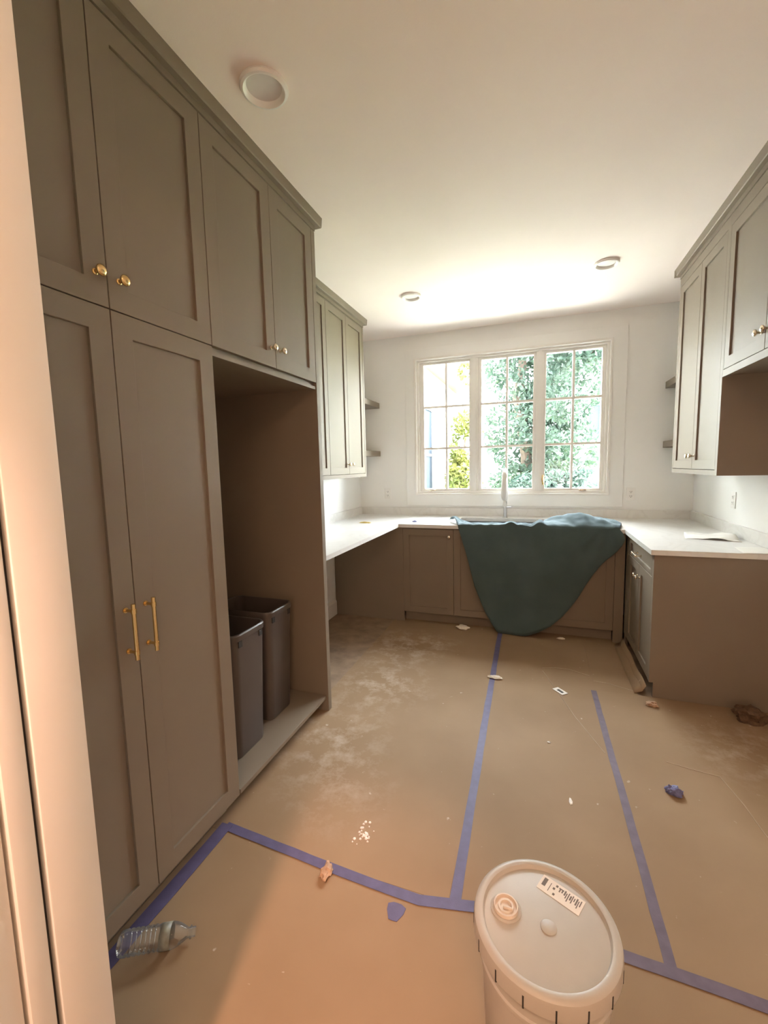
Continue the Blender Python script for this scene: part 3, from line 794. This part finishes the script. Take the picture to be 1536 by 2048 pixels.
crumple('tape_scrap', (.574, 2.03, FZ), .032, .022, .020, BLUEBIT, 'crumpled blue tape scrap on the floor at right', 'tape scrap', 9)
crumple('leaf_scrap', (-.688, 1.228, .0056), .020, .034, .012, LEAFBIT, 'small tan curled scrap beside the cross tape', 'scrap', 11)
crumple('paint_chip', (.153, 1.945 - .1, FZ - .001), .008, .022, .003, CRUMPLE, 'tiny white chip on the floor above the bucket', 'paint chip', 12, 1)
crumple('paint_chip', (.075, 2.235, FZ - .001), .010, .008, .003, CRUMPLE, 'tiny white chip in the middle of the centre paper strip', 'paint chip', 13, 1)
# blue tape dab and white paint smear: thin flakes on the paper
def flake(name, loc, pts, mat, lab, cat, th=.0012):
    m = MB().prism(pts, 'z', 0, th); o = m.build(name, mat, None); o.location = loc; return tag(o, lab, cat)
flake('tape_dab', (-.414, 1.178, .0032), [(.028*cos(a)*(1+.25*sin(3*a)), .036*sin(a)*(1+.2*cos(2*a))) for a in [2*pi*k/12 for k in range(12)]], TAPE, 'small blue tape dab in front of the cross tape', 'tape scrap')
T = empty('plaster_crumbs', (-.631, 1.42, .0032), 0, 'patch of white plaster crumbs on the left paper strip', 'plaster crumbs', kind='stuff')
m = MB(); r2 = random.Random(5)
for k in range(26):
    x, y = r2.gauss(0, .016), r2.gauss(0, .026); s_ = r2.uniform(.003, .008)
    m.lathe([(.0001, 0), (s_, 0), (s_*.6, .003), (.0001, .0035)], 5, Matrix.Translation((x, y, 0)))
m.build('crumbs', PAPERW, T)
# white card with a dark window
T = empty('paper_tag', (.153, 2.79, FZ - .001), radians(-48), 'small white card with a dark cut-out on the centre paper strip', 'card')
MB().ring((-.042, .042, -.022, .022), (-.022, .026, -.010, .010), 0, .002)
m = MB().cells([-.042, -.022, .026, .042], [-.023, -.010, .010, .023], lambda i, j_: not (i == 1 and j_ == 1), 0, .0025); m.build('card', PAPERW, T)
MB().box(-.021, .025, -.009, .009, 0, .001).build('dark_window', SLOT, T)
# on the worktop
crumple('yellow_scrap', (-1.512, 3.70, ZC), .050, .014, .008, YELBIT, 'small yellow scrap on the left counter', 'scrap', 14)
crumple('blue_scrap', (-1.077, 3.85, ZC), .020, .012, .008, BLUEBIT, 'tiny dark blue scrap on the counter left of the sink', 'scrap', 15)
def limp_sheet(name, corners, z0, amp, lab, cat, mat=PAPERW, n=14, seed=0, droop=None):
    m = MB(); A, B, C_, D = [Vector(c) for c in corners]; idx = {}
    for i in range(n+1):
        for j_ in range(n+1):
            u, v = i/n, j_/n
            p = A.lerp(B, u).lerp(D.lerp(C_, u), v)
            z = z0 + amp*max(0, noise.noise(Vector((p.x*7, p.y*7, seed))) + .25) + (droop(p.x, p.y) if droop else 0)
            idx[i, j_] = len(m.v); m.v.append((p.x, p.y, z))
    for i in range(n):
        for j_ in range(n): m.f.append((idx[i,j_], idx[i+1,j_], idx[i+1,j_+1], idx[i,j_+1]))
    o = m.build(name, mat, None, smooth=True, angle=80); sm = o.modifiers.new('t', 'SOLIDIFY'); sm.thickness = .0008; sm.offset = 1
    return tag(o, lab, cat)
limp_sheet('paper_sheet', [(.935, 3.345), (1.215, 3.255), (1.245, 3.50), (.99, 3.58)], ZC + .0012, .032, 'loose curled white paper sheet on the right counter', 'paper sheet', seed=3)
limp_sheet('paper_sheet', [(1.075, 2.862), (1.255, 2.862), (1.255, 3.08), (1.10, 3.05)], ZC + .0012, .006, 'thin white sheet at the end of the right counter', 'paper sheet', seed=6,
           droop=None)

# water bottle on its side
b0, b1 = Vector((-1.158, .800, .036)), Vector((-.962, .912, .030))
ax = (b1 - b0).normalized(); q = ax.to_track_quat('Z', 'Y').to_matrix().to_4x4()
T = empty('water_bottle', (b0.x, b0.y, .0032), 0, 'empty clear plastic water bottle lying by the pantry cabinet', 'bottle')
L = .215
prof = [(.0001, .006), (.014, .004), (.022, 0), (.029, .004), (.032, .012)]
for k in range(7):
    z = .018 + k*.0135; prof += [(.0325, z), (.0325, z + .005), (.0300, z + .008), (.0300, z + .010)]
prof += [(.0325, .116), (.0325, .150), (.031, .158), (.026, .172), (.018, .186), (.0128, .194), (.0128, .200), (.0165, .201), (.0165, .2035), (.0125, .204), (.0125, L), (.0110, L), (.0110, .196)]
mt = Matrix.Translation(Vector((0, 0, b0.z - .0032))) @ q
MB().lathe(prof, 28, mt).build('bottle_body', BOTTLE, T, smooth=True)
LBL = basic('bottle_label', (.27, .27, .22), .4, .15, 60)
bl = MB().lathe([(.0329, .118), (.0329, .148)], 28, mt); bl.f = [f for f in bl.f if len(f) == 4]
o = bl.build('label_band', LBL, T, smooth=True); sm = o.modifiers.new('t', 'SOLIDIFY'); sm.thickness = .0004

# ================================================================= outdoors
struct('ground_outside', MB().box(-45, 45, 9.0, 80, -.8, -.62), GRASS)
struct('patio_outside', MB().box(-45, 45, YB + .15, 9.0, -.8, -.62), basic('patio_concrete', (.55, .52, .47), .8, .1, 1.5))
# projecting wing with white lap siding, seen through the left sash
XWING, YW0, YW1, ZE = -2.30, YB + .16, 12.85, 3.50
T = empty('house_wing', (XWING, YW0, -.62), 0, 'white clapboard house wing with eave seen through the left sash', 'house')
def out(mb, name, mat, par=None, **kw):
    par = par or T
    return shift(mb, par.location).build(name, mat, par, **kw)
out(MB().box(XWING - 3, XWING - .02, YW0, YW1, -.62, ZE + .1), 'wall', SIDING)
nb = 0; z = -.6; bd = None
while z < ZE - .02:
    mb = MB().add([(XWING - .02, YW0, z), (XWING + .012, YW0, z), (XWING - .004, YW0, z + .148), (XWING - .02, YW0, z + .148), (XWING - .02, YW1, z), (XWING + .012, YW1, z), (XWING - .004, YW1, z + .148), (XWING - .02, YW1, z + .148)],
                  [(0,1,2,3),(4,7,6,5),(0,4,5,1),(1,5,6,2),(2,6,7,3),(3,7,4,0)])
    if bd is None: bd = out(mb, 'siding_board', SIDING)
    else:
        c = bd.copy(); COL.objects.link(c); c.location = (0, 0, z + .6)
    z += .15
out(MB().box(XWING - .02, XWING + .03, YW1 - .01, YW1 + .10, -.62, ZE), 'corner_board', SIDING)
out(MB().box(XWING - .1, XWING + .42, YW0, YW1 + .45, ZE, ZE + .04), 'soffit', SOFFIT)
out(MB().box(XWING + .42, XWING + .45, YW0, YW1 + .45, ZE - .03, ZE + .17), 'fascia', SIDING)
gt = out(MB().prism([(XWING + .45, ZE + .04), (XWING + .54, ZE + .06), (XWING + .57, ZE + .16), (XWING + .45, ZE + .16)], 'y', YW0, YW1 + .45), 'gutter', GUTTER)
out(MB().prism([(XWING + .50, ZE + .16), (XWING - 3, ZE + 1.9), (XWING - 3, ZE + 1.8), (XWING + .45, ZE + .04)], 'y', YW0, YW1 + .45), 'roof', ROOF)
wn = out(MB().ring((9.0, 9.80, .55, 2.72), (9.09, 9.71, .64, 2.63), -XWING - .03, -XWING + .02), 'window_frame', SIDING)
wn.data.transform(Matrix(((0, -1, 0, 0), (1, 0, 0, 0), (0, 0, 1, 0), (0, 0, 0, 1))))
bpy.data.objects.remove(wn)
def wingwin(y0, y1, z0, z1):
    f_ = out(MB().box(XWING - .01, XWING + .035, y0, y0 + .09, z0, z1).box(XWING - .01, XWING + .035, y1 - .09, y1, z0, z1).box(XWING - .01, XWING + .035, y0 + .09, y1 - .09, z0, z0 + .09).box(XWING - .01, XWING + .035, y0 + .09, y1 - .09, z1 - .09, z1).box(XWING - .01, XWING + .03, y0 + .09, y1 - .09, (z0+z1)/2 - .03, (z0+z1)/2 + .03), 'window', GUTTER)
    for a, b in ((z0 + .09, (z0+z1)/2 - .03), ((z0+z1)/2 + .03, z1 - .09)):
        out(MB().box(XWING + .005, XWING + .016, y0 + .09, y1 - .09, a, b), 'pane', DARKGL, T).parent = f_
wingwin(8.75, 9.75, .6, 2.72)

def foliage(par, blobs, count, size, mat, seed):
    r_ = random.Random(seed); vs = []; fs = []
    tot = sum(b[3]*b[4]*b[5] for b in blobs)
    for (x, y, z, rx, ry, rz) in blobs:
        for _ in range(int(count*rx*ry*rz/tot)):
            while True:
                p = Vector((r_.uniform(-1, 1), r_.uniform(-1, 1), r_.uniform(-1, 1)))
                if .25 < p.length < 1: break
            c = Vector((x + p.x*rx, y + p.y*ry, z + p.z*rz))
            if noise.noise(c*1.4) < -.18: continue
            s_ = size*r_.uniform(.6, 1.3)
            n_ = Vector((r_.gauss(0, 1), r_.gauss(0, 1), r_.gauss(0, 1) + .6)).normalized()
            a = n_.orthogonal().normalized(); b = n_.cross(a)
            k = len(vs); an = r_.uniform(0, 6.28); a, b = a*cos(an) + b*sin(an), b*cos(an) - a*sin(an)
            vs += [c - a*s_, c + b*s_*.5 + n_*s_*.1, c + a*s_, c - b*s_*.5 + n_*s_*.1]; fs.append((k, k+1, k+2, k+3))
    m = MB(); m.v = [tuple(v - par.location) for v in vs]; m.f = fs
    me = bpy.data.meshes.new('foliage'); me.from_pydata(m.v, [], m.f); me.materials.append(mat)
    o = bpy.data.objects.new('foliage', me); COL.objects.link(o); o.parent = par; o['kind'] = 'stuff'
    return o
def tree(loc, trunk, blobs, count, size, mat, lab, seed, name='leafy_tree', cat='tree'):
    T = empty(name, loc, 0, lab, cat, 'greenery outside the window')
    for pts, rs in trunk:
        m = MB().tube(pts, rs, 9); shift(m, T.location).build('trunk', BARK, T, smooth=True)
    foliage(T, blobs, count, size, mat, seed)
tree((-.35, 14.0, -.62), [([(-.35, 14, -.62), (-.3, 14, 1.6), (-.6, 14, 3.4), (-.3, 14.2, 6.0)], [.24, .20, .16, .08]), ([(-.3, 14, 1.6), (.3, 14.1, 3.3), (.8, 14.3, 5.5)], [.14, .11, .05])],
     [(-.5, 14, 4.6, 1.15, 1.6, 1.7), (.6, 14.3, 4.0, 1.3, 1.6, 1.7), (-.5, 14.1, 2.4, 1.15, 1.5, 1.3), (.5, 13.8, 1.8, 1.2, 1.5, 1.2), (.3, 14.4, 6.0, 1.5, 1.6, 1.2), (-.2, 13.7, .6, 1.4, 1.3, 1.0)],
     30000, .085, LEAF_A, 'big dense green tree in the middle of the window view', 21)
tree((2.35, 10.9, -.62), [([(2.35, 10.9, -.62), (2.2, 10.9, 2.2), (1.65, 10.8, 3.3), (.8, 10.7, 4.2)], [.20, .17, .12, .06])],
     [(.75, 10.8, 4.1, .9, .7, .8), (.50, 10.9, 3.0, .50, .6, .7), (1.4, 10.9, 4.8, .8, .7, .5)],
     6000, .075, LEAF_A, 'tree with a slanting bare branch at the upper right of the window', 22)
tree((-1.62, 9.6, -.62), [([(-1.62, 9.6, -.62), (-1.6, 9.6, .8), (-1.5, 9.6, 2.0)], [.06, .05, .03])],
     [(-1.55, 9.7, 1.1, .42, .6, .75), (-1.50, 9.6, 2.0, .38, .5, .65), (-1.6, 9.6, .2, .45, .6, .7), (-1.45, 9.6, 3.4, .22, .3, .3)],
     7000, .06, LEAF_B, 'sunlit yellow-green shrub beside the clapboard wing', 23, 'tall_shrub', 'shrub')
tree((.85, 10.0, -.62), [([(.85, 10, -.62), (.85, 10, .3)], [.05, .03])],
     [(.3, 10, .75, .5, .4, .55), (.9, 10, .80, .55, .4, .50), (1.5, 10, .75, .5, .4, .5), (-.2, 10.2, .7, .5, .4, .5)],
     9000, .055, LEAF_C, 'low clipped hedge along the bottom right of the window view', 24, 'garden_hedge', 'hedge')
# far neighbouring house and garden shed
T = empty('neighbour_house', (7.0, 26.0, -.62), 0, 'white neighbouring house far beyond the trees on the right', 'house')
out(MB().box(1.7, 13, 26, 34, -.62, 6.2), 'wall', SIDING)
out(MB().prism([(1.3, 6.2), (13.4, 6.2), (7.3, 10)], 'y', 25.6, 34.4), 'roof', ROOF)
f_ = out(MB().ring((2.5, 3.15, 2.8, 4.5), (2.58, 3.07, 2.88, 4.42), 25.92, 26.0), 'window', GUTTER)
out(MB().box(2.58, 3.07, 25.96, 25.995, 2.88, 4.42), 'pane', DARKGL).parent = f_
out(MB().box(2.75, 2.83, 25.9, 25.98, -.62, 2.8), 'downspout', GUTTER)
T = empty('garden_shed', (2.4, 16.0, -.62), 0, 'low grey-roofed shed at the lower right of the window view', 'shed')
out(MB().box(1.35, 3.9, 16, 19, -.62, 1.35), 'wall', SIDING)
out(MB().prism([(1.10, 1.32), (4.15, 1.32), (2.62, 2.35)], 'y', 15.7, 19.3), 'roof', ROOF)
